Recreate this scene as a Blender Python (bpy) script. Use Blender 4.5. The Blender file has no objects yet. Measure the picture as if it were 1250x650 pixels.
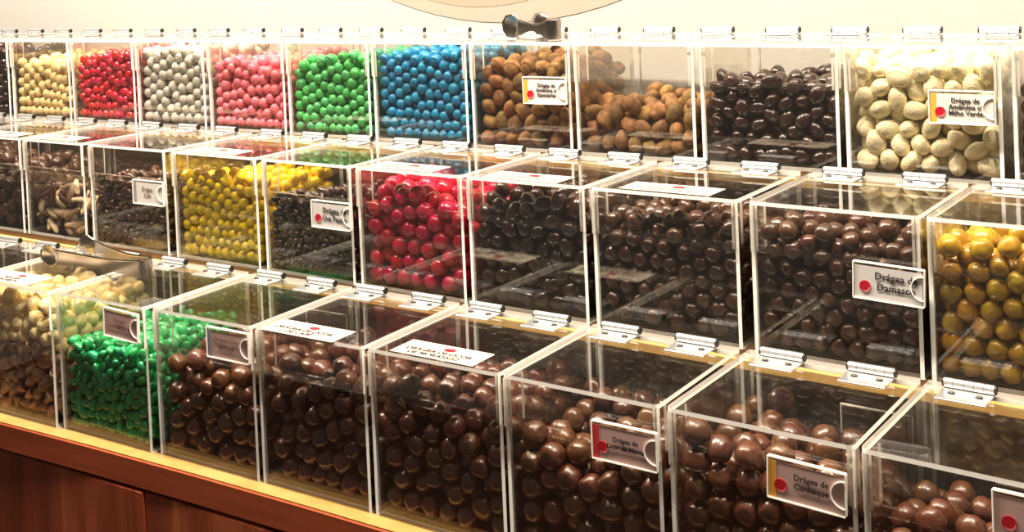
import bpy, bmesh, math, random
import numpy as np
from mathutils import Vector, Matrix, noise

PI = math.pi
S = bpy.context.scene
C = S.collection

# ------------------------------------------------------------------ camera
CF, CCY, CPITCH, CROLL = 1452.25, -17.93, -0.021366, -0.042102
cam_d = bpy.data.cameras.new('camera'); cam = bpy.data.objects.new('camera', cam_d); C.objects.link(cam)
fw = Vector((0, math.cos(CPITCH), math.sin(CPITCH))); rt = Vector((1, 0, 0)); up = rt.cross(fw)
r2 = rt*math.cos(CROLL) + up*math.sin(CROLL); u2 = -rt*math.sin(CROLL) + up*math.cos(CROLL)
M = Matrix((r2, u2, -fw)).transposed().to_4x4(); M.translation = Vector((0, 0, 1.5))
cam.matrix_world = M
cam_d.sensor_width = 36; cam_d.lens = CF/1250*36; cam_d.shift_y = (CCY-325)/1250; cam_d.clip_start = .02
S.camera = cam

# ------------------------------------------------------------------ view and light
S.view_settings.view_transform = 'Standard'; S.view_settings.look = 'None'
S.view_settings.exposure = 0.2; S.view_settings.gamma = 1.0
S.view_settings.use_curve_mapping = False
S.cycles.transparent_max_bounces = 40; S.cycles.max_bounces = 10; S.cycles.glossy_bounces = 5
S.cycles.sample_clamp_indirect = 4.0; S.cycles.caustics_reflective = False; S.cycles.caustics_refractive = False
w_ = bpy.data.worlds.new('world'); S.world = w_; w_.use_nodes = True
w_.node_tree.nodes['Background'].inputs[0].default_value = (1, .86, .70, 1)
w_.node_tree.nodes['Background'].inputs[1].default_value = .12
TD = Vector((.8235, -.5673, 0)); ND = Vector((.5673, .8235, 0))      # along the rows / towards the wall
RC = Vector((0.0045, 1.5957, 0))
def spot(s, front, z, power, size, col, blend=.6, angle=150, tgt=None):
    l = bpy.data.lights.new('ceiling_spot', 'SPOT'); l.energy = power; l.shadow_soft_size = size; l.color = col
    l.spot_size = math.radians(angle); l.spot_blend = blend
    o = bpy.data.objects.new('ceiling_spot', l); C.objects.link(o)
    o.location = RC + TD*s - ND*front + Vector((0, 0, z))
    t = (RC + TD*s*.9 + Vector((0, 0, 1.2))) if tgt is None else tgt
    o.rotation_euler = (t - o.location).to_track_quat('-Z', 'Y').to_euler()
for s_, p_ in ((-1.35, 118), (-.75, 102), (-.1, 86), (.45, 82), (1.0, 76)):
    spot(s_, .54, 2.7, p_, .045, (1, .89, .76))
al = bpy.data.lights.new('added_wall_wash', 'AREA'); al.shape = 'RECTANGLE'; al.size = 3.0; al.size_y = .35; al.energy = 16; al.color = (1, .90, .76)  # unseen area lamp, added to wash the wall with light
ao = bpy.data.objects.new('added_wall_wash', al); C.objects.link(ao)
ao.location = RC - ND*.15 + Vector((0, 0, 2.72))
ao.rotation_euler = (0, 0, math.atan2(TD.y, TD.x))

# ------------------------------------------------------------------ materials
def newmat(name):
    m = bpy.data.materials.new(name); m.use_nodes = True
    nt = m.node_tree; nt.nodes.clear()
    out = nt.nodes.new('ShaderNodeOutputMaterial')
    return m, nt, out
def N(nt, typ, **kw):
    n = nt.nodes.new(typ)
    for k, v in kw.items():
        if isinstance(k, str) and hasattr(n, k): setattr(n, k, v)
    return n
def principled(name, col, rough=.5, metal=0, coat=0, spec=.5, var=0, bump=0, bscale=200, sss=0, col2=None, nscale=60, coat_rough=.08):
    m, nt, out = newmat(name); L = nt.links.new
    b = nt.nodes.new('ShaderNodeBsdfPrincipled'); L(b.outputs[0], out.inputs[0])
    b.inputs['Base Color'].default_value = (*col, 1); b.inputs['Roughness'].default_value = rough
    b.inputs['Metallic'].default_value = metal; b.inputs['Coat Weight'].default_value = coat
    b.inputs['Coat Roughness'].default_value = coat_rough; b.inputs['Specular IOR Level'].default_value = spec
    if sss:
        b.inputs['Subsurface Weight'].default_value = sss; b.inputs['Subsurface Radius'].default_value = (.006, .004, .003)
        b.inputs['Subsurface Scale'].default_value = 1
    tc = nt.nodes.new('ShaderNodeTexCoord')
    cur = None
    if col2:
        no = nt.nodes.new('ShaderNodeTexNoise'); no.inputs['Scale'].default_value = nscale; L(tc.outputs['Object'], no.inputs['Vector'])
        cr = nt.nodes.new('ShaderNodeValToRGB'); cr.color_ramp.elements[0].position = .35; cr.color_ramp.elements[1].position = .65
        cr.color_ramp.elements[0].color = (*col, 1); cr.color_ramp.elements[1].color = (*col2, 1)
        L(no.outputs['Fac'], cr.inputs[0]); cur = cr.outputs[0]
    if var:
        oi = nt.nodes.new('ShaderNodeObjectInfo'); ge = nt.nodes.new('ShaderNodeNewGeometry')
        ad = N(nt, 'ShaderNodeMath', operation='ADD'); L(oi.outputs['Random'], ad.inputs[0]); L(ge.outputs['Random Per Island'], ad.inputs[1])
        fr = N(nt, 'ShaderNodeMath', operation='FRACT'); L(ad.outputs[0], fr.inputs[0])
        mr = nt.nodes.new('ShaderNodeMapRange'); mr.inputs['To Min'].default_value = 1-var; mr.inputs['To Max'].default_value = 1+var
        L(fr.outputs[0], mr.inputs['Value'])
        hs = nt.nodes.new('ShaderNodeHueSaturation'); L(mr.outputs[0], hs.inputs['Value'])
        m2 = nt.nodes.new('ShaderNodeMapRange'); m2.inputs['To Min'].default_value = .5-.018*min(1, var*3); m2.inputs['To Max'].default_value = .5+.018*min(1, var*3)
        f2 = N(nt, 'ShaderNodeMath', operation='MULTIPLY'); L(fr.outputs[0], f2.inputs[0]); f2.inputs[1].default_value = 7.13
        f3 = N(nt, 'ShaderNodeMath', operation='FRACT'); L(f2.outputs[0], f3.inputs[0]); L(f3.outputs[0], m2.inputs['Value'])
        L(m2.outputs[0], hs.inputs['Hue'])
        if cur: L(cur, hs.inputs['Color'])
        else: hs.inputs['Color'].default_value = (*col, 1)
        cur = hs.outputs[0]
    if cur: L(cur, b.inputs['Base Color'])
    if bump:
        n2 = nt.nodes.new('ShaderNodeTexNoise'); n2.inputs['Scale'].default_value = bscale; L(tc.outputs['Object'], n2.inputs['Vector'])
        bp = nt.nodes.new('ShaderNodeBump'); bp.inputs['Strength'].default_value = bump; bp.inputs['Distance'].default_value = .002
        L(n2.outputs['Fac'], bp.inputs['Height']); L(bp.outputs[0], b.inputs['Normal'])
    return m

def acrylic(name, haze=.035, refl=1.0, speck=.2, tint=(.985, .975, .955)):
    m, nt, out = newmat(name); L = nt.links.new
    tr = nt.nodes.new('ShaderNodeBsdfTransparent'); tr.inputs[0].default_value = (*tint, 1)
    gl = nt.nodes.new('ShaderNodeBsdfGlossy'); gl.inputs['Roughness'].default_value = .012; gl.inputs[0].default_value = (1, 1, 1, 1)
    df = nt.nodes.new('ShaderNodeBsdfDiffuse'); df.inputs[0].default_value = (.9, .82, .7, 1)
    ge = nt.nodes.new('ShaderNodeNewGeometry')
    dt = N(nt, 'ShaderNodeVectorMath', operation='DOT_PRODUCT'); L(ge.outputs['Incoming'], dt.inputs[0]); L(ge.outputs['Normal'], dt.inputs[1])
    ab = N(nt, 'ShaderNodeMath', operation='ABSOLUTE'); L(dt.outputs['Value'], ab.inputs[0])
    su = N(nt, 'ShaderNodeMath', operation='SUBTRACT'); su.inputs[0].default_value = 1; L(ab.outputs[0], su.inputs[1])
    pw = N(nt, 'ShaderNodeMath', operation='POWER'); L(su.outputs[0], pw.inputs[0]); pw.inputs[1].default_value = 5
    mu = N(nt, 'ShaderNodeMath', operation='MULTIPLY_ADD'); L(pw.outputs[0], mu.inputs[0]); mu.inputs[1].default_value = .95*refl; mu.inputs[2].default_value = .045*refl
    mx = nt.nodes.new('ShaderNodeMixShader'); L(mu.outputs[0], mx.inputs[0]); L(tr.outputs[0], mx.inputs[1]); L(gl.outputs[0], mx.inputs[2])
    # thin film of dust and smears
    tc = nt.nodes.new('ShaderNodeTexCoord')
    n1 = nt.nodes.new('ShaderNodeTexNoise'); n1.inputs['Scale'].default_value = 14; n1.inputs['Detail'].default_value = 4; L(tc.outputs['Object'], n1.inputs['Vector'])
    n2 = nt.nodes.new('ShaderNodeTexNoise'); n2.inputs['Scale'].default_value = 520; n2.inputs['Detail'].default_value = 2; L(tc.outputs['Object'], n2.inputs['Vector'])
    r1 = nt.nodes.new('ShaderNodeMapRange'); r1.inputs['From Min'].default_value = .35; r1.inputs['From Max'].default_value = .75; r1.inputs['To Max'].default_value = haze*1.6; r1.inputs['To Min'].default_value = haze*.4; L(n1.outputs['Fac'], r1.inputs['Value'])
    r2_ = nt.nodes.new('ShaderNodeMapRange'); r2_.inputs['From Min'].default_value = .70; r2_.inputs['From Max'].default_value = .78; r2_.inputs['To Max'].default_value = speck; L(n2.outputs['Fac'], r2_.inputs['Value'])
    g2 = nt.nodes.new('ShaderNodeMapRange'); g2.inputs['From Min'].default_value = .5; g2.inputs['From Max'].default_value = .62; L(n1.outputs['Fac'], g2.inputs['Value'])
    m3 = N(nt, 'ShaderNodeMath', operation='MULTIPLY'); L(r2_.outputs[0], m3.inputs[0]); L(g2.outputs[0], m3.inputs[1])
    a3 = N(nt, 'ShaderNodeMath', operation='ADD'); L(r1.outputs[0], a3.inputs[0]); L(m3.outputs[0], a3.inputs[1])
    m4 = nt.nodes.new('ShaderNodeMixShader'); L(a3.outputs[0], m4.inputs[0]); L(mx.outputs[0], m4.inputs[1]); L(df.outputs[0], m4.inputs[2])
    L(m4.outputs[0], out.inputs[0])
    return m
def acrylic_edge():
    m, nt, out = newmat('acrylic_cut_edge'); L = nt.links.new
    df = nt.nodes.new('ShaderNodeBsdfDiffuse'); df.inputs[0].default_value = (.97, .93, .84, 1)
    ge = nt.nodes.new('ShaderNodeNewGeometry')      # shading normal tilted up: edges catch overhead light, imitating light piped through the sheet
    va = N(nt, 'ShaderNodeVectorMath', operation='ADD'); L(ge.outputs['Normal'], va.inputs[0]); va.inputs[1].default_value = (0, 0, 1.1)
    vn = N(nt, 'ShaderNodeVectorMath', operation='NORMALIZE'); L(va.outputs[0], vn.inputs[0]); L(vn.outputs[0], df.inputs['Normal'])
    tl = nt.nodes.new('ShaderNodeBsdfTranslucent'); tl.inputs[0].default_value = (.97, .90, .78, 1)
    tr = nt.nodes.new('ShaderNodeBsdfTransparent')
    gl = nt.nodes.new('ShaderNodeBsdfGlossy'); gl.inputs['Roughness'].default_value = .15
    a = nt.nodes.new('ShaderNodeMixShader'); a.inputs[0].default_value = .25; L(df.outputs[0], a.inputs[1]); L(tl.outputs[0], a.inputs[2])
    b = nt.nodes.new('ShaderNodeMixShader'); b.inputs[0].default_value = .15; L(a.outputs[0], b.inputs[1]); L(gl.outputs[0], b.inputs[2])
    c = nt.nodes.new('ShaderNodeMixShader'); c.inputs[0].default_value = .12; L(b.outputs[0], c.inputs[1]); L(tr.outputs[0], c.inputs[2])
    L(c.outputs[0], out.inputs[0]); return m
ACR = acrylic('clear_acrylic', .003, 1.2, .08)
ACR_LID = acrylic('clear_acrylic_lid', .004, 1.0, .6)
ACR_TAG = acrylic('clear_acrylic_tag', .01, 1.0)
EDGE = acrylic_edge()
CHROME = principled('polished_steel', (.93, .92, .90), .30, .85)
BLACK = principled('black_hinge_bore', (.012, .011, .010), .4)
SCREW = principled('screw_steel', (.45, .42, .38), .3, 1.0)
TONG = principled('tongs_steel', (.40, .35, .30), .20, 1.0)
PAPER = principled('sticker_paper', (.66, .58, .44), .6)
CARDW = principled('card_white', (.80, .76, .68), .5)
CARDP = principled('card_pale_pink', (.60, .39, .34), .5)
CARDG = principled('card_pale_grey', (.72, .68, .64), .5)
INK = principled('black_ink', (.03, .02, .02), .6)
INKR = principled('handwriting_ink', (.16, .06, .05), .6)
RED = principled('emblem_red', (.50, .010, .022), .4)
REDL = principled('emblem_pale_red', (.85, .22, .22), .4)  # lighter red of the swirl printed on the emblem
ORANGE = principled('band_orange', (.90, .42, .05), .5)
REDB = principled('band_red', (.75, .05, .05), .5)
GREYB = principled('band_grey', (.30, .30, .31), .5)
PINE = principled('pine_edging', (.84, .50, .13), .45, col2=(.92, .62, .20), nscale=25)
SHELFW = principled('shelf_wood', (.10, .050, .022), .5, col2=(.15, .08, .035), nscale=30)
PINE2 = principled('pine_counter', (.44, .235, .060), .5, col2=(.52, .30, .09), nscale=30)
DARKW = principled('dark_riser', (.05, .026, .015), .6)
BLK = principled('shadow_gap_black', (.01, .008, .007), .7)

def wood(name, c1, c2, c3, axis):       # grain running along `axis` of the object
    m, nt, out = newmat(name); L = nt.links.new
    b = nt.nodes.new('ShaderNodeBsdfPrincipled'); L(b.outputs[0], out.inputs[0]); b.inputs['Roughness'].default_value = .38
    tc = nt.nodes.new('ShaderNodeTexCoord'); mp = nt.nodes.new('ShaderNodeMapping'); L(tc.outputs['Object'], mp.inputs[0])
    sc = [9, 9, 9]; sc[axis] = .7; mp.inputs['Scale'].default_value = sc
    n = nt.nodes.new('ShaderNodeTexNoise'); n.inputs['Scale'].default_value = 2.2; n.inputs['Detail'].default_value = 6; n.inputs['Distortion'].default_value = .5; L(mp.outputs[0], n.inputs['Vector'])
    cr = nt.nodes.new('ShaderNodeValToRGB'); e = cr.color_ramp.elements
    e[0].position = .3; e[0].color = (*c1, 1); e[1].position = .7; e[1].color = (*c3, 1); x = e.new(.5); x.color = (*c2, 1)
    L(n.outputs['Fac'], cr.inputs[0])
    mp2 = nt.nodes.new('ShaderNodeMapping'); L(tc.outputs['Object'], mp2.inputs[0]); s2 = [90, 90, 90]; s2[axis] = 3; mp2.inputs['Scale'].default_value = s2
    n2 = nt.nodes.new('ShaderNodeTexNoise'); n2.inputs['Scale'].default_value = 2; n2.inputs['Detail'].default_value = 3; L(mp2.outputs[0], n2.inputs['Vector'])
    mr = nt.nodes.new('ShaderNodeMapRange'); mr.inputs['To Min'].default_value = .65; mr.inputs['To Max'].default_value = 1.3; L(n2.outputs['Fac'], mr.inputs['Value'])
    hs = nt.nodes.new('ShaderNodeHueSaturation'); L(mr.outputs[0], hs.inputs['Value']); L(cr.outputs[0], hs.inputs['Color']); L(hs.outputs[0], b.inputs['Base Color'])
    return m
MAHOG_H = wood('mahogany_fascia', (.24, .042, .014), (.33, .065, .022), (.42, .095, .034), 0)
MAHOG_V = wood('mahogany_door', (.13, .024, .009), (.30, .062, .022), (.52, .15, .060), 2)

# ------------------------------------------------------------------ mesh helpers
def mesh_obj(name, bm, mats, parent=None, smooth=False, loc=None):
    me = bpy.data.meshes.new(name); bm.normal_update(); bm.to_mesh(me); bm.free()
    for m in (mats if isinstance(mats, (list, tuple)) else [mats]): me.materials.append(m)
    if smooth:
        for p in me.polygons: p.use_smooth = True
    o = bpy.data.objects.new(name, me); C.objects.link(o)
    if parent: o.parent = parent
    if loc: o.location = loc
    return o
def box(bm, x0, x1, y0, y1, z0, z1, mi=0, thin=None, emi=1, clear=()):
    v = [bm.verts.new(p) for p in ((x0,y0,z0),(x1,y0,z0),(x1,y1,z0),(x0,y1,z0),(x0,y0,z1),(x1,y0,z1),(x1,y1,z1),(x0,y1,z1))]
    fs = [((0,3,2,1),2),((4,5,6,7),2),((0,1,5,4),1),((2,3,7,6),1),((1,2,6,5),0),((3,0,4,7),0)]
    for idx, ax in fs:
        f = bm.faces.new([v[i] for i in idx])
        f.material_index = mi if (thin is None or ax == thin or ax in clear) else emi
def cyl(bm, c, axis, r, ln, seg=14, mi=0, r2=None):
    ax = Vector(axis).normalized(); rot = Vector((0,0,1)).rotation_difference(ax).to_matrix().to_4x4()
    rot.translation = Vector(c)
    g = bmesh.ops.create_cone(bm, cap_ends=True, segments=seg, radius1=r, radius2=r if r2 is None else r2, depth=ln, matrix=rot)
    for f in {f for v in g['verts'] for f in v.link_faces}: f.material_index = mi
def empty(name, label, cat, loc=(0,0,0), rz=0, group=None):
    o = bpy.data.objects.new(name, None); C.objects.link(o); o.location = loc; o.rotation_euler = (0,0,rz)
    o.empty_display_size = .02
    o['label'] = label; o['category'] = cat
    if group: o['group'] = group
    return o
def tag(o, label, cat, group=None):
    o['label'] = label; o['category'] = cat
    if group: o['group'] = group
    return o
def struct(o): o['kind'] = 'structure'; return o
def text_obj(name, lines, size, mat, parent, M4, spacing=1.25, shear=0, align='CENTER', bold=.0, fit=None):
    cu = bpy.data.curves.new(name, 'FONT'); cu.body = '\n'.join(lines); cu.size = size; cu.align_x = align; cu.align_y = 'CENTER'
    cu.space_line = spacing; cu.extrude = .00008; cu.offset = bold; cu.shear = shear; cu.resolution_u = 2
    t = bpy.data.objects.new(name+'_tmp', cu); C.objects.link(t)
    dg = bpy.context.evaluated_depsgraph_get(); dg.update()
    me = bpy.data.meshes.new_from_object(t.evaluated_get(dg)); bpy.data.objects.remove(t); bpy.data.curves.remove(cu)
    if fit:
        xs = [v.co.x for v in me.vertices]; k = fit/(max(xs)-min(xs)); me.transform(Matrix.Diagonal((k, k, 1, 1)))
    me.name = name; me.materials.clear(); me.materials.append(mat); me.transform(M4)
    o = bpy.data.objects.new(name, me); C.objects.link(o); o.parent = parent
    return o

# ------------------------------------------------------------------ layout
HT = {1: .1473, 2: .1562, 3: .1816}
DP = {1: .1674, 2: .1714, 3: .1731}
ZB = {1: 1.2425, 2: 1.0888, 3: .9138}
PL = {(1,-1):(-1.0281,2.2895,-.5663,.1712),(1,0):(-.8768,2.1925,-.5736,.1707),(1,1):(-.7283,2.0957,-.5808,.1698),
(1,2):(-.5816,1.9987,-.588,.1691),(1,3):(-.4317,1.898,-.5953,.1724),(1,4):(-.285,1.7979,-.6025,.1685),(1,5):(-.1388,1.6965,-.6098,.1729),
(1,6):(.0045,1.5957,-.6169,.1632),(1,7):(.1465,1.4942,-.624,.1721),(1,8):(.2928,1.3881,-.6313,.1727),(1,9):(.4359,1.2827,-.6385,.1685),
(1,10):(.5803,1.1746,-.6458,.1712),(2,-2):(-.8801,1.9754,-.5894,.1735),(2,-1):(-.7375,1.8797,-.593,.1523),(2,0):(-.5887,1.7789,-.5968,.1768),
(2,1):(-.4313,1.6715,-.6008,.1732),(2,2):(-.2835,1.5698,-.6046,.1617),(2,3):(-.1394,1.4699,-.6083,.1693),(2,4):(.0038,1.3698,-.612,.1641),
(2,5):(.1503,1.2665,-.6158,.1751),(2,6):(.3024,1.1585,-.6197,.1708),(2,7):(.4478,1.0543,-.6235,.1735),(3,-1):(-.6873,1.5839,-.562,.1692),
(3,-2):(-.8372,1.6716,-.552,.1684),(2,-3):(-1.0265,2.0729,-.5856,.1726),(1,-2):(-1.1748,2.382,-.5593,.1703),
(3,0):(-.5361,1.4925,-.572,.171),(3,1):(-.3827,1.3966,-.576,.1676),(3,2):(-.2405,1.3048,-.5804,.1606),(3,3):(-.0979,1.2099,-.5946,.1706),
(3,4):(.0463,1.1108,-.6092,.1716),(3,5):(.193,1.0068,-.6242,.1714),(3,6):(.3348,.903,-.6388,.1692)}

def frame(b):
    X, Y, a, w = PL[b]
    return Matrix.Translation((X, Y, ZB[b[0]])) @ Matrix.Rotation(a, 4, 'Z')
def row_point(row, b, lx, ly):           # world xy of a local point of a bin
    p = frame((row, b)) @ Vector((lx, ly, 0)); return p.x, p.y

# ---- setting: wall, ceiling, floor
def slab(name, mat, s0, s1, f0, f1, z0, z1):
    bm = bmesh.new(); box(bm, s0, s1, f0, f1, z0, z1)
    o = mesh_obj(name, bm, mat); o.location = (RC.x, RC.y, 0); o.rotation_euler = (0, 0, math.atan2(TD.y, TD.x)); return struct(o)
def wall_mat():
    m, nt, out = newmat('plaster_wall'); L = nt.links.new
    b = nt.nodes.new('ShaderNodeBsdfPrincipled'); L(b.outputs[0], out.inputs[0]); b.inputs['Roughness'].default_value = .7
    tc = nt.nodes.new('ShaderNodeTexCoord'); n = nt.nodes.new('ShaderNodeTexNoise'); n.inputs['Scale'].default_value = 5; n.inputs['Detail'].default_value = 6
    L(tc.outputs['Object'], n.inputs['Vector'])
    cr = nt.nodes.new('ShaderNodeValToRGB'); cr.color_ramp.elements[0].color = (.47, .45, .405, 1); cr.color_ramp.elements[1].color = (.53, .51, .465, 1)
    L(n.outputs['Fac'], cr.inputs[0]); L(cr.outputs[0], b.inputs['Base Color'])
    n2 = nt.nodes.new('ShaderNodeTexNoise'); n2.inputs['Scale'].default_value = 260; L(tc.outputs['Object'], n2.inputs['Vector'])
    bp = nt.nodes.new('ShaderNodeBump'); bp.inputs['Strength'].default_value = .14; bp.inputs['Distance'].default_value = .002; L(n2.outputs['Fac'], bp.inputs['Height']); L(bp.outputs[0], b.inputs['Normal'])
    return m
WALL = wall_mat()
slab('wall_back', WALL, -3.2, 2.2, .205, .30, 0, 2.9)
slab('ceiling', principled('ceiling_paint', (.85, .80, .72), .8), -3.2, 2.2, -1.5, .205, 2.8, 2.9)
slab('floor', principled('floor_wood', (.055, .020, .012), .5), -3.2, 2.2, -2.6, .205, -.05, 0)

# round painted disc on the wall above the bins
dm = principled('disc_pale_tan', (.42, .345, .27), .7); dm2 = principled('disc_tan', (.38, .295, .215), .7)
T6 = frame((1, 6))
disc = empty('wall_disc', 'large round tan disc mounted on the wall above the bins', 'wall decoration', RC + TD*(T6 @ Vector((-.165, .2, 0))-RC).dot(TD) + ND*.2 + Vector((0, 0, ZB[1]+.85)), math.atan2(TD.y, TD.x))
def round_plate(name, r, y0, y1, cx, cz, mat, parent):
    bm = bmesh.new(); cyl(bm, (cx, (y0+y1)/2, cz), (0, 1, 0), r, y1-y0, 96)
    bmesh.ops.bevel(bm, geom=[e for e in bm.edges if abs(e.calc_face_angle(0)) > 1], offset=.0001, segments=1, affect='EDGES')
    return mesh_obj(name, bm, mat, parent)
round_plate('outer_plate', .69, .0042, .0048, 0, 0, dm, disc)
round_plate('inner_plate', .43, .0038, .0042, -.045, -.235, dm2, disc)['label'] = 'darker tan inner circle'

# ---- counter and shelves: boards that follow the bend of the rows
def strip(name, row, f0, f1, z0, z1, mat, parent=None, s_from=None, s_to=None, ext=.3):
    keys = sorted(k for k in PL if k[0] == row)
    pts = []
    for k in keys:
        w = PL[k][3]
        if k == keys[0]: pts.append((k[1], -w/2-ext))
        pts.append((k[1], 0))
        if k == keys[-1]: pts.append((k[1], w/2+ext))
    bm = bmesh.new(); prev = None
    for (i, lx) in pts:
        q0 = row_point(row, i, lx, f0); q1 = row_point(row, i, lx, f1)
        vs = [bm.verts.new((q0[0], q0[1], z0)), bm.verts.new((q1[0], q1[1], z0)), bm.verts.new((q1[0], q1[1], z1)), bm.verts.new((q0[0], q0[1], z1))]
        if prev:
            for a in range(4):
                c = (a+1) % 4; bm.faces.new((prev[a], vs[a], vs[c], prev[c]))
        else: bm.faces.new(vs[::-1])
        prev = vs
    bm.faces.new(prev)
    bmesh.ops.recalc_face_normals(bm, faces=bm.faces)
    a = PL[(row, 3)][2]; org = Vector((PL[(row,3)][0], PL[(row,3)][1], 0))
    bmesh.ops.transform(bm, matrix=(Matrix.Translation(org) @ Matrix.Rotation(a, 4, 'Z')).inverted(), verts=bm.verts)
    o = mesh_obj(name, bm, mat, parent)
    if parent is None: o.location = org; o.rotation_euler = (0, 0, a)
    return o
org3 = (PL[(3,3)][0], PL[(3,3)][1], 0)
counter = empty('display_counter', 'red-brown mahogany counter with a pale pine top edge carrying the bottom row of bins', 'counter', org3, PL[(3,3)][2])
strip('counter_edging', 3, -.019, .0035, ZB[3]-.014, ZB[3], PINE2, counter)['label'] = 'pale yellow pine edging'
strip('counter_top', 3, .0036, .19, ZB[3]-.014, ZB[3], DARKW, counter)
strip('fascia', 3, -.0230, -.0195, ZB[3]-.034, ZB[3]-.0015, MAHOG_H, counter)
strip('fascia_core', 3, -.0194, .19, ZB[3]-.034, ZB[3]-.0145, DARKW, counter)
strip('shadow_gap', 3, -.016, .19, ZB[3]-.040, ZB[3]-.0345, BLK, counter)['label'] = 'black recessed gap'
# cabinet doors below, each a panel of its own
def door_panel(i, xa, xb):
    bm = bmesh.new(); box(bm, xa, xb, -.0226, -.010, .10, ZB[3]-.0385)
    bmesh.ops.bevel(bm, geom=list(bm.edges), offset=.0012, segments=2, affect='EDGES')
    f = frame((3, i)); f0 = Matrix.Translation(org3) @ Matrix.Rotation(PL[(3,3)][2], 4, 'Z')
    f.translation.z = 0
    bm.transform(f0.inverted() @ f)
    mesh_obj('door', bm, MAHOG_V, counter)
door_panel(-1, -.60, -.0562); door_panel(0, -.232, .0905); door_panel(1, -.0898, .28); door_panel(4, -.24, .50)
strip('carcass', 3, .0, .19, .0, ZB[3]-.0405, DARKW, counter)
# two shelves behind, stepping up
for row, zz in ((2, ZB[2]), (1, ZB[1])):
    sh = empty('tier_shelf', 'dark wooden step with a yellow pine batten carrying the %s row of bins' % ('middle' if row == 2 else 'top'), 'shelf',
               (PL[(row,3)][0], PL[(row,3)][1], 0), PL[(row,3)][2])
    strip('shelf_board', row, .0005, DP[row]+.004, zz-.008, zz, SHELFW, sh)
    strip('batten', row, -.0070, .004, zz-.0175, zz-.0082, PINE, sh)['label'] = 'yellow pine batten'
    strip('riser', row, .0045, DP[row]+.003, .0 if row == 2 else .9, zz-.0170, DARKW, sh)

# ------------------------------------------------------------------ bins
TH = .004
def hinge_parts(parent, x, y, z):
    bm = bmesh.new()
    box(bm, x-.022, x+.022, y-.030, y, z, z+.0012)
    box(bm, x-.022, x+.022, y, y+.009, z, z+.0012)
    bmesh.ops.bevel(bm, geom=list(bm.edges), offset=.0003, segments=1, affect='EDGES')
    h = mesh_obj('hinge', bm, CHROME, parent)
    bm = bmesh.new()
    for k in range(5): cyl(bm, (x-.0176+.0088*k, y+.001, z+.0052), (1,0,0), .0044, .0084, 18)
    mesh_obj('barrel', bm, CHROME, h, smooth=False)
    for sx in (-1, 1):
        bm = bmesh.new(); cyl(bm, (x+sx*.0227, y+.001, z+.0052), (1,0,0), .0039, .0016, 16); mesh_obj('pin_end', bm, BLACK, h)['label'] = 'black pin end'
    for sx in (-1, 1):
        bm = bmesh.new(); cyl(bm, (x+sx*.012, y-.0135, z+.002), (0,0,1), .0036, .0018, 16, r2=.0028)
        box(bm, x+sx*.012-.0028, x+sx*.012+.0028, y-.0138, y-.0132, z+.0028, z+.0031)
        mesh_obj('screw', bm, SCREW, h)
def make_bin(b, label):
    X, Y, a, w = PL[b]; h = HT[b[0]]; d = DP[b[0]]; hw = w/2
    t = empty('candy_bin', label, 'bin', (X, Y, ZB[b[0]]), a, 'clear acrylic bins')
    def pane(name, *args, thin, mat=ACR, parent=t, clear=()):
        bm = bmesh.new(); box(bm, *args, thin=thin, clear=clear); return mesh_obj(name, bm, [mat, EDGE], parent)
    pane('floor_panel', -hw+TH, hw-TH, TH, d-TH, 0.0002, TH, thin=2)
    for s in (-1, 1): pane('side_panel', min(s*hw, s*(hw-TH)), max(s*hw, s*(hw-TH)), 0, d, 0.0002, h-TH-.0003, thin=0)
    pane('back_panel', -hw+TH, hw-TH, d-TH, d, 0.0002, h-TH-.0003, thin=1)
    pane('front_panel', -hw+TH, hw-TH, 0, TH, 0.0002, h-.046, thin=1, clear=(2,))
    yb = d-.0135
    # lid with rounded front corners
    bm = bmesh.new(); r = .006; o2 = []
    for cx, cy, a0 in ((-hw+r, -.0045+r, PI), (hw-r, -.0045+r, 1.5*PI)):
        for k in range(5): o2.append((cx+r*math.cos(a0+k*PI/8), cy+r*math.sin(a0+k*PI/8)))
    o2 += [(hw, yb), (-hw, yb)]
    lo = [bm.verts.new((x, y, h-TH)) for x, y in o2]; hi = [bm.verts.new((x, y, h)) for x, y in o2]
    bm.faces.new(lo[::-1]); bm.faces.new(hi)
    for i in range(len(o2)):
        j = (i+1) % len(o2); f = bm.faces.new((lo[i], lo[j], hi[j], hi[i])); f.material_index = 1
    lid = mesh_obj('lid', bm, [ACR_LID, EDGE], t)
    fl = pane('lid_flap', -hw+.001, hw-.001, -.0038, -.0008, h-.052, h-TH-.0002, thin=1, parent=lid, clear=(2,))
    for s in (-1, 1):
        xa = s*(hw-TH-.0008); xb = xa-s*.0028
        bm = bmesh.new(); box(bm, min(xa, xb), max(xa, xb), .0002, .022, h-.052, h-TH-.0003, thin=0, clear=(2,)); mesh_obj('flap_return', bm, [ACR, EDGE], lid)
    pane('rear_strip', -hw, hw, yb+.0008, d, h-TH, h, thin=2, mat=ACR_LID)
    for s in (-1, 1): hinge_parts(t, s*.0445, yb, h)
    return t, lid

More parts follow.
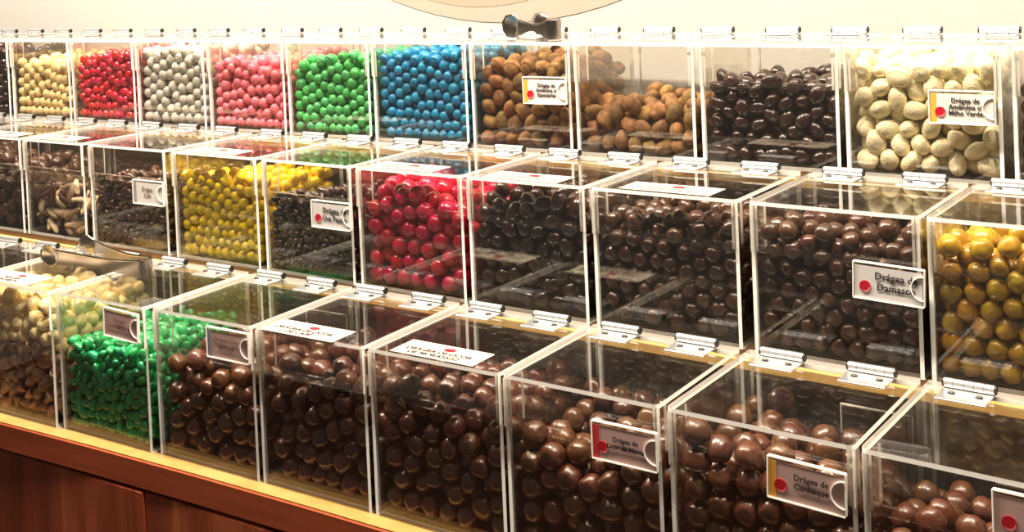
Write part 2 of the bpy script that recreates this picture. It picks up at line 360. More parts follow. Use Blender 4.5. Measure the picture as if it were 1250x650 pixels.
def tag_holder(t, b, lines, card, ink, band, emblem=True, handwritten=False, cz=None, tilt=0, size=.0072, part='tag_holder', fit=None, tx=.0035, hw2=.0335):
    """clear card pocket glued on the flap; local frame x right, z up, front at y"""
    h = HT[b[0]]; w = PL[b][3]
    cx = TAGX[b]
    W2, H2 = hw2, .0172; y = -.0075
    R = Matrix.Translation((cx, 0, cz)) @ Matrix.Rotation(tilt, 4, 'Y')
    bm = bmesh.new(); box(bm, -W2, W2, y-.0022, y, -H2, H2, thin=1)
    for z0, z1 in ((-H2-.0008, -H2+.0004),): box(bm, -W2, W2, y-.0045, y, z0, z1, mi=1)
    box(bm, -W2-.0006, -W2+.0003, y-.0040, y, -H2, H2, mi=1); box(bm, W2-.0003, W2+.0006, y-.0040, y, -H2, H2, mi=1)
    box(bm, -W2, W2, y-.0035, y, H2-.0005, H2+.0007, mi=1)
    cyl(bm, (W2-.006, .5*(y-.0008), 0), (0,1,0), .006, abs(y)+.004, 16)  # stand-off hidden behind the notch
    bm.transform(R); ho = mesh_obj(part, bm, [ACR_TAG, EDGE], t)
    # thumb notch: half ring open to the right
    bm = bmesh.new(); n = 18; r0, r1 = .0108, .0117; vs = []
    for k in range(n+1):
        an = PI/2 + PI*k/n
        vs.append([bm.verts.new((W2-.0007+r*math.cos(an), yy, r*math.sin(an))) for r, yy in ((r0, y-.0046), (r1, y-.0046), (r1, y-.0026), (r0, y-.0026))])
    for k in range(n):
        for q in range(4): bm.faces.new((vs[k][q], vs[k+1][q], vs[k+1][(q+1)%4], vs[k][(q+1)%4]))
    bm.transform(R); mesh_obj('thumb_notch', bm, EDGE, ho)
    if card:
        bm = bmesh.new(); box(bm, -W2+.001, W2-.0015, y-.0030, y-.0024, -H2+.0006, H2-.003); bm.transform(R); mesh_obj('card', bm, card, ho)
    if band:
        bm = bmesh.new(); box(bm, -W2+.001, -W2+.0075, y-.0033, y-.0030, -H2+.0006, H2-.003); bm.transform(R); mesh_obj('card_band', bm, band, ho)
    if emblem:
        bm = bmesh.new(); cyl(bm, (-W2+.0115, y-.0034, -.0055), (0,1,0), .0056, .0005, 28); bm.transform(R); em = mesh_obj('emblem', bm, RED, ho); em['label'] = 'round red emblem'
        bm = bmesh.new(); vs = []
        for k in range(13):
            an = -2.4 + 2.6*k/12; ww = .0009*math.sin(PI*k/12)+.0001
            vs.append([bm.verts.new((-W2+.0115+r*math.cos(an), y-.0038, -.0055+r*math.sin(an))) for r in (.0046-ww, .0046+ww)])
        for k in range(12): bm.faces.new((vs[k][0], vs[k][1], vs[k+1][1], vs[k+1][0]))
        bm.transform(R); mesh_obj('emblem_swirl', bm, REDL, ho)
    if lines:
        TM = R @ Matrix.Translation((tx if not handwritten else -.002, y-.0036, .0005)) @ Matrix.Rotation(PI/2, 4, 'X')
        text_obj('lettering', lines, size, ink, ho, TM, spacing=.95 if len(lines) > 2 else 1.05, shear=.25 if handwritten else 0, bold=.00020 if not handwritten else 0, fit=fit)
    return ho

def sticker(lid, b, lines, cx=-.004, cy=.0175, w=.112, d=.042, sk=0, size=.0098):
    h = HT[b[0]]
    bm = bmesh.new(); box(bm, -w/2, w/2, -d/2, d/2, 0, .0003)
    R = Matrix.Translation((cx, cy, h+.0001)) @ Matrix.Rotation(sk, 4, 'Z'); bm.transform(R)
    st = mesh_obj('lid_sticker', bm, PAPER, lid); st['label'] = 'cream paper sticker'
    bm = bmesh.new(); cyl(bm, (.004, d*.27, .00045), (0,0,1), .0062, .0003, 24); bm.transform(R @ Matrix.Diagonal((1.2, .75, 1, 1))); mesh_obj('emblem', bm, RED, st)
    if lines:
        text_obj('lettering', lines, size, INK, st, R @ Matrix.Translation((-.002, -.0075, .0005)), spacing=1.0, bold=.00035)
    else:                                   # printing too small to read: rows of tiny dashes
        rnd = random.Random(b[1]*7+b[0]); bm = bmesh.new()
        for zrow, half in ((.004, .024), (-.003, .045), (-.010, .034)):
            x = -half
            while x < half:
                l = rnd.uniform(.0015, .006); box(bm, x, min(x+l, half), zrow-.0012-rnd.uniform(0, .0012), zrow+.0010, .0003, .0005); x += l+rnd.uniform(.0006, .002)
        bm.transform(R @ Matrix.Translation((0, 0, .0001))); mesh_obj('printing', bm, INK, st)
    return st

# ------------------------------------------------------------------ sweets
def ico(sub):
    bm = bmesh.new(); bmesh.ops.create_icosphere(bm, subdivisions=sub, radius=1); 
    return bm
def shape_fn(kind, seed):
    off = Vector((seed*3.1+1.7, seed*1.3, seed*7.7))
    def f(c):
        c = c.normalized(); n = noise.noise(c*1.1+off); n2 = noise.noise(c*3.2+off); n3 = noise.noise(c*7+off)
        if kind == 'ball': return c*(1+.03*n+.008*n2)
        if kind == 'lump': return c*(1+.15*n+.05*n2)
        if kind == 'knob': return c*(1+.16*n+.08*n2+.015*n3)
        if kind == 'oval': return Vector((c.x*1.22, c.y*.93, c.z*.87))*(1+.05*n+.01*n2)
        if kind == 'plump': return Vector((c.x*1.26, c.y*1.0, c.z*.84))*(1+.10*n+.04*n2+.01*n3)
        if kind == 'almond':
            t = .5+.5*c.x; s = .78+.30*t-.10*t*t*t
            return Vector((c.x*1.38, c.y*.98*s, c.z*.76*s))*(1+.05*n+.03*n2)
        if kind == 'lentil': return Vector((c.x*1.25, c.y*.98, c.z*.74))*(1+.06*n+.02*n2)
        if kind == 'raisin': return Vector((c.x*1.2, c.y*.9, c.z*.8))*(1+.16*n+.12*n2+.04*n3)
        if kind == 'shard':
            q = Vector((c.x*2.3, c.y*.62, c.z*.5)); q.x += .2*n; q.y += .35*(c.x)**2
            m_ = max(abs(c.x), abs(c.y), abs(c.z)); return q*(.75+.3/m_*.6)*(1+.12*n2)
        return c
    return f
MESHES = {}
def sweet_meshes(kind, mat, variants=5, sub=3):
    key = (kind, mat.name, sub)
    if key in MESHES: return MESHES[key]
    out = []
    for s in range(variants):
        if kind == 'cone':
            bm = bmesh.new(); seg = 20
            prof = [(.05,-.9),(.35,-.85),(.7,-.2),(.95,.45),(1.02,.75),(.92,.78),(.78,.4),(.5,-.1),(.05,-.3)]
            rings = []
            for r, z in prof:
                rings.append([bm.verts.new((r*math.cos(2*PI*k/seg)*(1+.10*noise.noise(Vector((math.cos(2*PI*k/seg)+s*5, math.sin(2*PI*k/seg), z)))), r*math.sin(2*PI*k/seg)*.85, z+.14*noise.noise(Vector((math.cos(2*PI*k/seg), math.sin(2*PI*k/seg)+s*3, 2))))) for k in range(seg)])
            for a_, b_ in zip(rings, rings[1:]):
                for k in range(seg): bm.faces.new((a_[k], a_[(k+1)%seg], b_[(k+1)%seg], b_[k]))
            bm.faces.new(rings[0][::-1]); bm.faces.new(rings[-1])
        else:
            bm = ico(sub); f = shape_fn(kind, s)
            for v in bm.verts: v.co = f(v.co)
        me = bpy.data.meshes.new(kind); bm.normal_update(); bm.to_mesh(me); bm.free(); me.materials.append(mat)
        for p in me.polygons: p.use_smooth = True
        out.append(me)
    MESHES[key] = out; return out
AX = {'ball':(1,1,1),'lump':(1.04,1.04,1.04),'knob':(1.08,1.08,1.08),'oval':(1.24,.95,.9),'almond':(1.4,1.0,.8),'plump':(1.28,1.02,.86),'lentil':(1.27,1.0,.76),'raisin':(1.25,.97,.86),'shard':(2.2,.75,.6),'cone':(1.05,.95,1.0)}

def rand_rot(rng, n, flat=0):
    q = rng.normal(size=(n, 4))
    if flat: q[:, 1:3] *= flat      # tend to lie flat
    q /= np.linalg.norm(q, axis=1, keepdims=True)
    w, x, y, z = q.T
    R = np.empty((n, 3, 3))
    R[:,0,0]=1-2*(y*y+z*z);R[:,0,1]=2*(x*y-z*w);R[:,0,2]=2*(x*z+y*w)
    R[:,1,0]=2*(x*y+z*w);R[:,1,1]=1-2*(x*x+z*z);R[:,1,2]=2*(y*z-x*w)
    R[:,2,0]=2*(x*z-y*w);R[:,2,1]=2*(y*z+x*w);R[:,2,2]=1-2*(x*x+y*y)
    return q, R
def pack(w, d, hf, D, seed, kind, dens=.62, its=170, flat=0, zmax=.17):
    rng = np.random.default_rng(seed); r = D/2
    g = (np.stack(np.meshgrid(np.linspace(-w/2, w/2, 12), np.linspace(0, d, 12)), -1)).reshape(-1, 2)
    vol = w*d*np.mean(np.clip(hf(g[:,0], g[:,1]), 0, zmax))
    n = int(dens*vol/(PI/6*D**3))
    q, R = rand_rot(rng, n, flat)
    ax = np.array(AX[kind])*r
    ext = np.sqrt(((R*ax[None,None,:])**2).sum(2))            # half extents along x,y,z
    ext = np.minimum(ext, np.array([w/2, d/2, .05])*.9)
    P = np.empty((n, 3)); P[:,0] = rng.uniform(-w/2, w/2, n); P[:,1] = rng.uniform(0, d, n)
    P[:,2] = rng.uniform(0, 1, n)*hf(P[:,0], P[:,1])
    rr = r*rng.uniform(.94, 1.06, n)
    I = J = None
    for it in range(its):
        if it % 6 == 0:
            sq = (P*P).sum(1); d2 = sq[:,None]+sq[None,:]-2*P@P.T
            I, J = np.nonzero(np.triu(d2 < (D*1.25)**2, 1))
        v = P[I]-P[J]; L = np.sqrt((v*v).sum(1))+1e-9; ov = rr[I]+rr[J]-L
        m = ov > 0; a, c = I[m], J[m]; mv = v[m]/L[m,None]*(ov[m,None]*.42)
        for k in range(3):
            P[:,k] += np.bincount(a, mv[:,k], n)-np.bincount(c, mv[:,k], n)
        if it < its-25: P[:,2] -= D*.012
        P[:,0] = np.clip(P[:,0], -w/2+ext[:,0], w/2-ext[:,0]); P[:,1] = np.clip(P[:,1], ext[:,1], d-ext[:,1])
        top = hf(P[:,0], P[:,1])
        P[:,2] = np.maximum(np.minimum(P[:,2], np.maximum(top, r)), ext[:,2])
        P[:,2] = np.minimum(P[:,2], zmax-ext[:,2])
    return P, q, rr/r

def visible(Pw, r, cam0):
    """which sweets of one bin can be seen past their neighbours"""
    n = len(Pw); v = Pw-cam0; L = np.linalg.norm(v, axis=1); u = v/L[:,None]
    right = np.cross(u, [0,0,1]); right /= np.linalg.norm(right, axis=1, keepdims=True); upv = np.cross(right, u)
    cnt = np.zeros(n)
    for k in range(9):
        if k == 0: o = np.zeros((n,3))
        else:
            an = k*PI/4; o = (right*math.cos(an)+upv*math.sin(an))*r*.72
        Q = Pw+o; vv = Q-cam0; LL = np.linalg.norm(vv, axis=1); uu = vv/LL[:,None]
        tt = uu@v.T                                   # distance along ray of every other centre
        d2 = (L*L)[None,:]-tt*tt
        blk = (d2 < (r*.93)**2) & (tt < LL[:,None]-r*.6)
        np.fill_diagonal(blk, False)
        cnt += ~blk.any(1)
    return cnt
CAMP = np.array([0, 0, 1.5])
STAT = []
def fill(b, name, cat, kind, mat, D, hf, label, seed=0, flat=0, dens=.62, group=None, xr=None, zsplit=None, one_in=None):
    X, Y, a, w = PL[b]; h = HT[b[0]]; d = DP[b[0]]
    wi = w-2*TH-.0012; di = d-2*TH-.0012
    P, q, sc = pack(wi, di, hf, D, seed+b[0]*100+b[1], kind, dens=dens, flat=flat, zmax=h-2*TH-.003)
    P = P+np.array([0, TH+.0006, TH+.0006])
    Mx = np.array(frame(b)); Pw = P@Mx[:3,:3].T+Mx[:3,3]
    cnt = visible(Pw, D/2, CAMP)
    # sweets low down behind the lid of the row in front are hidden only by glass: keep them
    order = np.argsort(-(cnt-P[:,1]*2))
    ns = [i for i in order if cnt[i] >= 1][:300]; keep = set(ns)
    meshes = sweet_meshes(kind, mat)
    rng = random.Random(seed+b[0]*31+b[1]); rot = Mx[:3,:3]
    rm = frame(b).to_quaternion()
    variants = zsplit if zsplit else [(None, name, cat, mat, label, group, meshes, D)]
    rest = [bmesh.new() for _ in variants]
    def which(i):
        if not zsplit: return 0
        for k, v in enumerate(zsplit):
            if v[0] is None or v[0](P[i], rng): return k
        return len(zsplit)-1
    for i in range(len(P)):
        k = which(i); v = variants[k]; s = D/2*float(sc[i])
        Q = rm @ __import__('mathutils').Quaternion(tuple(q[i]))
        if i in keep:
            o = bpy.data.objects.new(v[1], v[6][rng.randrange(len(v[6]))]); C.objects.link(o)
            o.location = Pw[i]; o.rotation_mode = 'QUATERNION'; o.rotation_quaternion = Q; o.scale = (s, s, s)
            o['label'] = v[4]; o['category'] = v[2]; o['group'] = v[5]
        else:
            m4 = Matrix.LocRotScale(Vector(Pw[i]), Q, Vector(AX[kind])*s*.96)
            bmesh.ops.create_icosphere(rest[k], subdivisions=2 if cnt[i] >= 1 else 1, radius=1, matrix=m4)
    for k, v in enumerate(variants):
        if len(rest[k].verts):
            o = mesh_obj(v[1]+'_filling', rest[k], v[3], smooth=True)
            o['kind'] = 'stuff'; o['label'] = 'buried mass of '+v[4] if len(v[4].split()) < 14 else v[4]; o['category'] = v[2]; o['group'] = v[5]+', deeper in the bin'
        else: rest[k].free()
    STAT.append((b, len(P), len(keep)))

def heap(z_l, z_r, z_bl=None, z_br=None, bump=0, seed=0):
    """height of the sweets: front left, front right, back left, back right"""
    zbl = z_l if z_bl is None else z_bl; zbr = z_r if z_br is None else z_br
    def f(x, y):
        u = np.clip(x/.16+.5, 0, 1); v = np.clip(y/.16, 0, 1)
        z = (1-v)*((1-u)*z_l+u*z_r)+v*((1-u)*zbl+u*zbr)
        return z + bump*(np.sin(x*55+seed)*np.cos(y*48+seed*2))
    return f

choc = lambda n, c, var=.3, rough=.30, coat=.7, bump=.12: principled(n, c, rough, coat=coat, var=var, bump=bump, bscale=3, coat_rough=.07)
SW = {
 'milk':   choc('milk_chocolate', (.092, .029, .011)),
 'milk2':  choc('milk_chocolate_red', (.078, .022, .009)),
 'dark':   choc('dark_chocolate', (.028, .010, .006), rough=.22, coat=.5),
 'dark2':  choc('dark_chocolate_brown', (.060, .022, .011), rough=.25, coat=.4),
 'raisin': choc('raisin_chocolate', (.040, .019, .012), rough=.25, coat=.5),
 'cocoa':  principled('cocoa_dusted', (.17, .080, .022), .75, var=.32, bump=.3, bscale=6, col2=(.31, .16, .045), nscale=1.5),
 'beige':  principled('beige_sugar', (.86, .66, .30), .3, coat=.3, var=.12),
 'red':    principled('red_sugar', (.62, .012, .035), .22, coat=.5, var=.18),
 'red2':   principled('raspberry_sugar', (.54, .004, .048), .20, coat=.45, var=.15),
 'white':  principled('grey_white_sugar', (.60, .57, .50), .4, coat=.15, var=.1),
 'pink':   principled('pink_sugar', (.86, .20, .26), .32, coat=.25, var=.12, sss=.0),
 'green':  principled('green_sugar', (.045, .42, .10), .32, coat=.25, var=.2, col2=(.10, .52, .16), nscale=1.2),
 'emerald':principled('emerald_sugar', (.014, .42, .14), .22, coat=.5, var=.22),
 'blue':   principled('blue_sugar', (.003, .22, .42), .40, coat=.12, var=.18),
 'yellow': principled('yellow_sugar', (.90, .63, .012), .25, coat=.5, var=.13),
 'ochre':  principled('ochre_sugar', (.42, .22, .016), .25, coat=.5, var=.3, col2=(.60, .38, .02), nscale=1.2),
 'cream':  principled('cream_sugar', (.95, .85, .54), .5, coat=.1, var=.06, bump=.5, bscale=5),
 'ivory':  principled('ivory_white_chocolate', (.96, .78, .38), .4, coat=.2, var=.1),
 'pinkcup':principled('pink_brown_cup', (.46, .22, .15), .45, coat=.1, var=.3, col2=(.70, .50, .30), nscale=1.3),
 'shard':  principled('white_and_brown_shard', (.78, .62, .38), .5, var=.35, col2=(.40, .26, .16), nscale=1.0),
}
def top_lab(c): return 'in the %s bin' % c

BINS = {
 (1,-1): 'clear acrylic bin of dark sweets cut by the left frame edge, top row',
 (1,0): 'clear acrylic bin of small beige yellow balls in the top row',
 (1,1): 'clear acrylic bin of red sweets in the top row',
 (1,2): 'clear acrylic bin of greyish white balls in the top row',
 (1,3): 'clear acrylic bin of pink balls in the top row',
 (1,4): 'clear acrylic bin of green balls in the top row',
 (1,5): 'clear acrylic bin of blue balls in the top row',
 (1,6): 'clear acrylic bin of cocoa almonds with white name tag in the top row',
 (1,7): 'clear acrylic bin only one third full of cocoa almonds in the top row',
 (1,8): 'clear acrylic bin of glossy dark almonds in the top row',
 (1,9): 'clear acrylic bin of cream almonds with white name tag in the top row',
 (1,10): 'clear acrylic bin of dark red-brown sweets at the right end of the top row',
 (2,-2): 'clear acrylic bin of dark pieces left of the shards in the middle row',
 (2,-1): 'clear acrylic bin of pale chocolate shards in the middle row',
 (2,0): 'clear acrylic bin of dark beans with handwritten tag in the middle row',
 (2,1): 'clear acrylic bin of bright yellow sweets in the middle row',
 (2,2): 'clear acrylic bin of small dark raisins, tag reading Uva Passas, middle row',
 (2,3): 'clear acrylic bin of raspberry red balls in the middle row',
 (2,4): 'clear acrylic bin of dark oval sweets right of the red balls, middle row',
 (2,5): 'clear acrylic bin of untagged brown balls with a cream lid sticker, middle row',
 (2,6): 'clear acrylic bin with the tag reading Damasco in the middle row',
 (2,7): 'clear acrylic bin of ochre yellow sweets at the right end of middle row',
 (3,-1): 'clear acrylic bin of ivory lumps over pink-brown cups left of the emerald sweets',
 (3,0): 'clear acrylic bin of emerald green sweets in the bottom row',
 (3,1): 'clear acrylic bin of chocolate balls right of the emerald sweets, bottom row',
 (3,2): 'clear acrylic bin whose lid sticker reads Drágea de Licor de Café, bottom row',
 (3,3): 'clear acrylic bin whose lid sticker reads Drágea de Licor de Morango, bottom row',
 (3,4): 'clear acrylic bin with the red-banded tag reading Licor de Menta, bottom row',
 (3,5): 'clear acrylic bin with the orange-banded tag reading Conhaque, bottom row',
 (3,6): 'clear acrylic bin at the right end of the bottom row, cut by the frame',
}
BINS[(3,-2)] = 'leftmost clear acrylic bin of the bottom row, only its back corner in view'
BINS[(2,-3)] = 'clear acrylic bin leftmost of the middle row, only its back corner in view'
BINS[(1,-2)] = 'clear acrylic bin leftmost of the top row, only its back corner in view'
B = {}
for b, lab in BINS.items(): B[b] = make_bin(b, lab)

G = B
TAGX = {(1,6):.0467,(1,9):.0460,(2,0):.0590,(2,2):.0520,(2,6):.0573,(3,0):.0507,(3,1):.0526,(3,4):.0531,(3,5):.0465,(3,6):.0525}
tag_holder(G[(1,6)][0], (1,6), ['Drágea de', 'Amêndoa c/', 'Especiarias'], CARDW, INK, ORANGE, size=.0078, cz=.084, tilt=-.01, fit=.033, tx=.0035)
tag_holder(G[(1,9)][0], (1,9), ['Drágea de', 'Amêndoa c/', 'Milho Verde'], CARDW, INK, ORANGE, size=.0078, cz=.0825, fit=.035, tx=.004)
tag_holder(G[(2,0)][0], (2,0), ['Drágea', 'Café'], CARDG, INKR, GREYB, emblem=False, handwritten=True, cz=.0925, size=.0085)
tag_holder(G[(2,2)][0], (2,2), ['Drágea de', 'Uva Passas'], CARDG, INK, None, size=.0098, cz=.091, fit=.042, tx=.007)
tag_holder(G[(2,6)][0], (2,6), ['Drágea de', 'Damasco'], CARDG, INK, None, size=.0105, cz=.0905, tilt=.03, fit=.040, tx=.0075)
tag_holder(G[(3,0)][0], (3,0), ['Drágea', 'Licor de Limão'], CARDP, INKR, None, emblem=False, handwritten=True, cz=.157, size=.0078, tilt=.04, hw2=.031, fit=.044)
tag_holder(G[(3,1)][0], (3,1), ['Drágea Licor', 'de Café'], CARDP, INKR, GREYB, emblem=False, handwritten=True, cz=.157, size=.0078)
tag_holder(G[(3,4)][0], (3,4), ['Drágea de', 'Licor de Menta'], CARDP, INK, REDB, size=.0078, cz=.1405, fit=.0385, tx=.0018)
tag_holder(G[(3,5)][0], (3,5), ['Drágea de', 'Conhaque'], CARDP, INK, ORANGE, size=.0090, cz=.143, tilt=.03, fit=.030, tx=.0045)
tag_holder(G[(3,6)][0], (3,6), None, CARDP, INK, None, cz=.157)
def back_pocket(b):
    t = G[b][0]; bm = bmesh.new(); y = DP[3]-TH-.003
    box(bm, .018, .086, y-.0015, y, .112, .147, thin=1)
    for x0, x1, z0, z1 in ((.0174,.0866,.1114,.1124),(.0174,.0866,.1466,.1476),(.0174,.0184,.112,.147),(.0856,.0866,.112,.147)): 
        x1 = min(x1, PL[b][3]/2-TH-.0005); box(bm, x0, max(x1, x0+.0008), y-.0030, y, z0, z1, mi=1)
    bm.transform(Matrix.Translation((-.006, 0, 0)))
    mesh_obj('spare_tag_pocket', bm, [ACR_TAG, EDGE], t)
back_pocket((3,1)); back_pocket((3,5))
sticker(G[(3,2)][1], (3,2), ['DRÁGEA DE LICOR', 'DE CAFÉ'], cx=-.0135, cy=.0115, w=.110, d=.040)
sticker(G[(3,3)][1], (3,3), ['DRÁGEA DE LICOR', 'DE MORANGO'], cx=-.002, cy=.019, w=.107, d=.040)
sticker(G[(2,5)][1], (2,5), None, cx=.001, cy=.021, w=.109, d=.040)
sticker(G[(2,4)][1], (2,4), None, cx=-.006, cy=.0175, w=.106, d=.040)
sticker(G[(2,3)][1], (2,3), None, cx=-.014, cy=.018, w=.107, d=.040)
sticker(G[(2,1)][1], (2,1), None, cx=-.012, cy=.018, w=.107, d=.040)
sticker(G[(2,-1)][1], (2,-1), None, cx=-.013, cy=.022, w=.107, d=.040)
sticker(G[(2,-2)][1], (2,-2), None, cx=.012, cy=.020, w=.107, d=.040)
sticker(G[(3,-1)][1], (3,-1), ['DRÁGEA', 'A BANELIN'], cx=-.022, cy=.0215, w=.107, d=.044)

# ---- contents
def F(b, name, cat, kind, mat, D, hf, label, **k): fill(b, name, cat, kind, SW[mat], D, hf, label, group=k.pop('group', label.split(' in ')[0]+' in their bin, row %d' % b[0]), **k)
F((1,-1), 'dark_dragee', 'candy', 'ball', 'dark', .019, heap(.125,.125), 'small dark sweet in the far left bin of the top row')
F((1,0), 'beige_sugar_ball', 'candy', 'ball', 'beige', .0185, heap(.108,.112,.105,.108,.003), 'beige yellow sugar ball in the bin left of the red sweets, top row')
F((1,1), 'red_sugar_dragee', 'candy', 'lump', 'red', .0172, heap(.124,.137,.115,.13,.004,1), 'red sugar sweet in the top row bin between beige and white balls')
F((1,2), 'white_sugar_ball', 'candy', 'ball', 'white', .0195, heap(.138,.138,.125,.13,.003), 'greyish white sugar ball in the top row bin')
F((1,3), 'pink_sugar_ball', 'candy', 'ball', 'pink', .0178, heap(.116,.128,.10,.12,.004,2), 'pink sugar ball in the top row bin')
F((1,4), 'green_sugar_ball', 'candy', 'ball', 'green', .0169, heap(.114,.142,.10,.13,.003,1), 'mottled green sugar ball in the top row bin')
F((1,5), 'blue_sugar_ball', 'candy', 'ball', 'blue', .0169, heap(.139,.141,.135,.135,.002), 'blue sugar ball in the top row bin')
F((1,6), 'cocoa_almond', 'almond', 'plump', 'cocoa', .0225, heap(.112,.116,.118,.122,.006,1), 'cocoa-dusted almond in the tagged top row bin right of the blue balls')
F((1,7), 'cocoa_dusted_almond', 'almond', 'plump', 'cocoa', .0225, heap(.052,.068,.07,.05,.006,3), 'cocoa-dusted almond in the third-full top row bin')
F((1,8), 'chocolate_almond', 'almond', 'plump', 'dark', .0200, heap(.106,.108,.09,.09,.006,0), 'glossy dark chocolate almond in the top row bin left of the cream almonds')
F((1,9), 'cream_almond', 'almond', 'plump', 'cream', .0228, heap(.126,.142,.12,.135,.004,2), 'cream sugar-coated almond in the tagged top row bin')
F((1,10), 'red_brown_dragee', 'candy', 'ball', 'dark2', .018, heap(.10,.10), 'dark red-brown sweet in the right end bin of the top row')
F((2,-2), 'chocolate_piece', 'chocolate', 'knob', 'dark2', .024, heap(.10,.08), 'dark chocolate piece in the left end bin of the middle row')
shard_split = [(lambda p, r: r.random() < .5, 'chocolate_shard', 'chocolate', SW['shard'], 'pale chocolate shard in the left part of the middle row', 'shards in the middle row bin', sweet_meshes('shard', SW['shard']), 0),
               (None, 'chocolate_shard', 'chocolate', SW['dark2'], 'dark chocolate shard among pale ones in the middle row', 'dark shards in the middle row bin', sweet_meshes('shard', SW['dark2']), 0)]
F((2,-1), 'chocolate_shard', 'chocolate', 'shard', 'shard', .019, heap(.10,.062,.07,.05,.012,1), 'pale shard', dens=.40, zsplit=shard_split)
F((2,0), 'coffee_dragee', 'chocolate', 'lentil', 'dark2', .0140, heap(.102,.118,.10,.105,.004,1), 'small dark chocolate bean in the middle row bin left of the yellow sweets')
F((2,1), 'yellow_sugar_dragee', 'candy', 'knob', 'yellow', .0168, heap(.118,.130,.108,.112,.004,2), 'bright yellow lumpy sweet in the middle row bin')
F((2,2), 'raisin_dragee', 'raisin', 'raisin', 'raisin', .0118, heap(.112,.140,.07,.12,.003,2), 'tiny dark chocolate raisin in the middle row bin, tag Uva Passas')
F((2,3), 'raspberry_sugar_ball', 'candy', 'ball', 'red2', .0232, heap(.136,.140,.12,.125,.003,1), 'shiny raspberry red ball in the middle row bin', dens=.59)
F((2,4), 'chocolate_oval', 'chocolate', 'oval', 'dark', .0215, heap(.146,.146,.13,.12), 'glossy dark oval chocolate right of the raspberry red balls', dens=.59)
F((2,5), 'brown_chocolate_ball', 'chocolate', 'lump', 'dark2', .0200, heap(.122,.138,.125,.12,.005,1), 'brown chocolate ball in the untagged middle row bin left of the Damasco tag', dens=.59)
F((2,6), 'apricot_chocolate_ball', 'chocolate', 'lump', 'dark2', .0195, heap(.140,.145,.13,.12,.003,2), 'brown chocolate ball in the bin tagged Damasco', dens=.59)
F((2,7), 'ochre_sugar_dragee', 'candy', 'lump', 'ochre', .0210, heap(.134,.138,.11,.12,.004,1), 'ochre yellow oval sweet in the right end bin of the middle row')
cup = [(lambda p, r: p[2] > .098-.10*(p[1]-.05)*0+.01*math.sin(p[0]*50), 'ivory_lump', 'chocolate', SW['ivory'], 'ivory white chocolate lump in the left bin of the bottom row', 'ivory lumps in the left bottom bin', sweet_meshes('knob', SW['ivory']), 0),
       (None, 'chocolate_cup', 'chocolate', SW['pinkcup'], 'pink-brown cup-shaped sweet in the left bin of the bottom row', 'pink-brown cups in the left bottom bin', sweet_meshes('cone', SW['pinkcup']), 0)]
F((3,-1), 'ivory_lump', 'chocolate', 'knob', 'ivory', .0195, heap(.160,.162,.155,.155,.004,1), 'ivory lump', zsplit=cup)
F((3,-2), 'ivory_lump', 'chocolate', 'knob', 'ivory', .0215, heap(.135,.135), 'ivory white lump in the leftmost bin of the bottom row')
F((2,-3), 'chocolate_piece', 'chocolate', 'knob', 'dark2', .024, heap(.11,.11), 'dark chocolate piece in the leftmost bin of the middle row')
F((1,-2), 'dark_dragee', 'candy', 'ball', 'dark', .022, heap(.12,.12), 'dark sweet in the leftmost bin of the top row')
F((3,0), 'emerald_sugar_dragee', 'candy', 'lentil', 'emerald', .0146, heap(.116,.132,.122,.13,.004,1), 'emerald green bean-shaped sweet in the bottom row bin')
F((3,1), 'liqueur_chocolate_ball', 'chocolate', 'lump', 'milk', .0250, heap(.150,.130,.11,.10,.006,3), 'chocolate ball in the bottom row bin right of the emerald sweets', dens=.575)
F((3,2), 'coffee_chocolate_ball', 'chocolate', 'lump', 'milk2', .0250, heap(.155,.145,.12,.10,.006,1), 'chocolate ball in the bin whose sticker reads Café', dens=.575)
F((3,3), 'strawberry_chocolate_ball', 'chocolate', 'lump', 'milk2', .0245, heap(.158,.150,.11,.13,.006,2), 'chocolate ball in the bin whose sticker reads Morango', dens=.575)
F((3,4), 'mint_chocolate_ball', 'chocolate', 'lump', 'milk', .0250, heap(.128,.142,.12,.09,.006,2), 'chocolate ball in the bin tagged Licor de Menta', dens=.575)
F((3,5), 'cognac_chocolate_ball', 'chocolate', 'lump', 'milk', .0255, heap(.150,.134,.158,.128,.006,1), 'chocolate ball in the bin tagged Conhaque', dens=.575)
F((3,6), 'large_chocolate_ball', 'chocolate', 'lump', 'milk', .0240, heap(.148,.138,.08,.07,.006,2), 'chocolate ball in the right end bin of the bottom row', dens=.575)

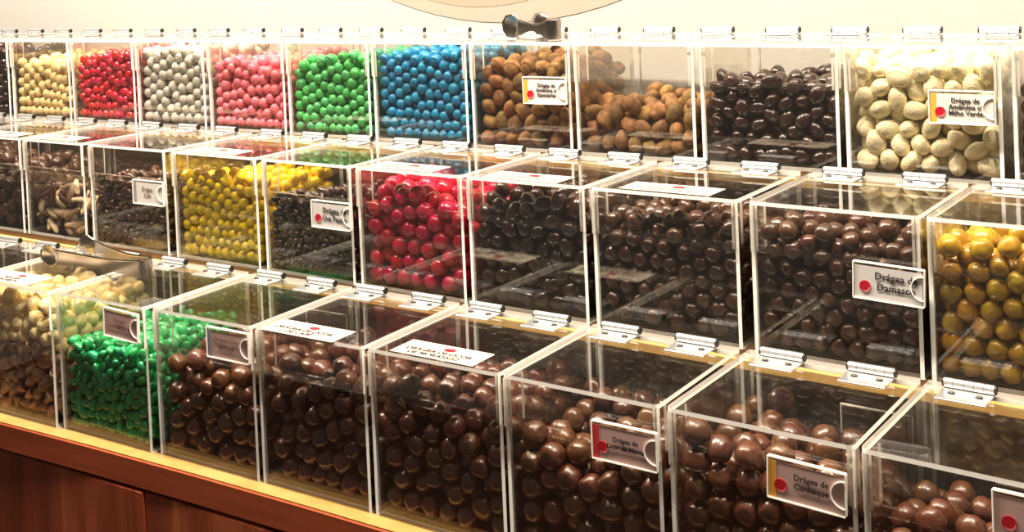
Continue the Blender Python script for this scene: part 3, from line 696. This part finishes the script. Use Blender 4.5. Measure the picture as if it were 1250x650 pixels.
# ------------------------------------------------------------------ tongs
def ribbon(bm, path, heights, z0s, th=.0011):
    """vertical steel band along a plan path; heights and foot heights per point"""
    n = len(path); prev = None
    for i, (x, y) in enumerate(path):
        a = Vector(path[max(i-1,0)]); c = Vector(path[min(i+1,n-1)]); t = (c-a).normalized(); nn = Vector((-t.y, t.x))*th/2
        z0 = z0s[i]; z1 = z0+heights[i]
        vs = [bm.verts.new((x+nn.x, y+nn.y, z0)), bm.verts.new((x-nn.x, y-nn.y, z0)), bm.verts.new((x-nn.x, y-nn.y, z1)), bm.verts.new((x+nn.x, y+nn.y, z1))]
        if prev:
            for q in range(4): bm.faces.new((prev[q], vs[q], vs[(q+1)%4], prev[(q+1)%4]))
        else: bm.faces.new(vs[::-1])
        prev = vs
    bm.faces.new(prev); bmesh.ops.recalc_face_normals(bm, faces=bm.faces)
def claw(bm, p, d, r, zc, sc=1.0):
    """a dished oval scoop with a toothed rim, standing upright at point p, facing across the arm"""
    d = Vector(d).normalized(); nrm = Vector((-d.y, d.x, 0)); d3 = Vector((d.x, d.y, 0)); seg = 28; rings = []
    for k, (rr, dep) in enumerate(((.15, .30), (.55, .24), (.85, .10), (1.0, 0), (1.0, -.06), (.85, .02), (.5, .16), (.12, .22))):
        ring = []
        for q in range(seg):
            an = 2*PI*q/seg; s = rr*r*(1+(.05*math.cos(an*9) if 2 < k < 5 else 0))
            ring.append(bm.verts.new(Vector((p[0], p[1], zc)) + d3*s*math.cos(an)*1.25 + Vector((0,0,1))*s*math.sin(an) + nrm*dep*r*sc))
        rings.append(ring)
    for a, c in zip(rings, rings[1:]):
        for q in range(seg): bm.faces.new((a[q], a[(q+1)%seg], c[(q+1)%seg], c[q]))
    bm.faces.new(rings[0][::-1]); bm.faces.new(rings[-1]); bmesh.ops.recalc_face_normals(bm, faces=bm.faces)
def make_tongs(label, loc, rz, L, open_a, open_b, hb=.025, rb=.010, rc=.015, waist=.35):
    t = empty('serving_tongs', label, 'tongs', loc, rz, 'steel serving tongs')
    bm = bmesh.new(); n = 14
    arc = [(rb*math.cos(-PI/2+PI*k/n), rb*math.sin(-PI/2+PI*k/n)) for k in range(n+1)]
    ribbon(bm, arc, [hb]*(n+1), [.0002]*(n+1)); mesh_obj('spring_bend', bm, TONG, t, smooth=False)
    for s, op in ((-1, open_a), (1, open_b)):
        tip = (-L, s*op); pts = []; hs = []; zs = []
        for k in range(13):
            u = k/12; x = -L*u; y = s*(rb+(op-rb)*u*u*.4+(op-rb)*u*.6)
            h_ = hb*(1-waist*math.sin(PI*min(1, u*1.1)))*(1-.25*u); pts.append((x, y)); hs.append(h_); zs.append(.0002+(hb-h_)*(.5+.3*u))
        bm = bmesh.new(); ribbon(bm, pts, hs, zs)
        # rolled rim along the top of the arm
        for (p0, h0, q0), (p1, h1, q1) in zip(zip(pts, hs, zs), zip(pts[1:], hs[1:], zs[1:])):
            a = Vector((*p0, q0+h0)); c = Vector((*p1, q1+h1)); cyl(bm, (a+c)/2, c-a, .0019, (c-a).length, 8)
        arm = mesh_obj('arm', bm, TONG, t)
        bm = bmesh.new(); claw(bm, (tip[0]-rc*.9, tip[1]), (1, 0), rc, rc+.0008, -s); mesh_obj('scoop', bm, TONG, arm, smooth=True)
    return t
f30 = frame((3,0)); p = f30 @ Vector((-.024, .092, HT[3]+.0006))
make_tongs('steel serving tongs lying on the lids above the emerald green sweets', p, PL[(3,0)][2]+.02, .165, .014, .050)
f16 = frame((1,6)); p = f16 @ Vector((.034, .036, HT[1]+.0006))
make_tongs('small steel tongs lying on the top row above the tagged cocoa almonds', p, PL[(1,6)][2]-.30, .062, .012, .040, hb=.026, rb=.011, rc=.0165, waist=.62)
print('STAT', STAT, sum(s[1] for s in STAT), sum(s[2] for s in STAT))
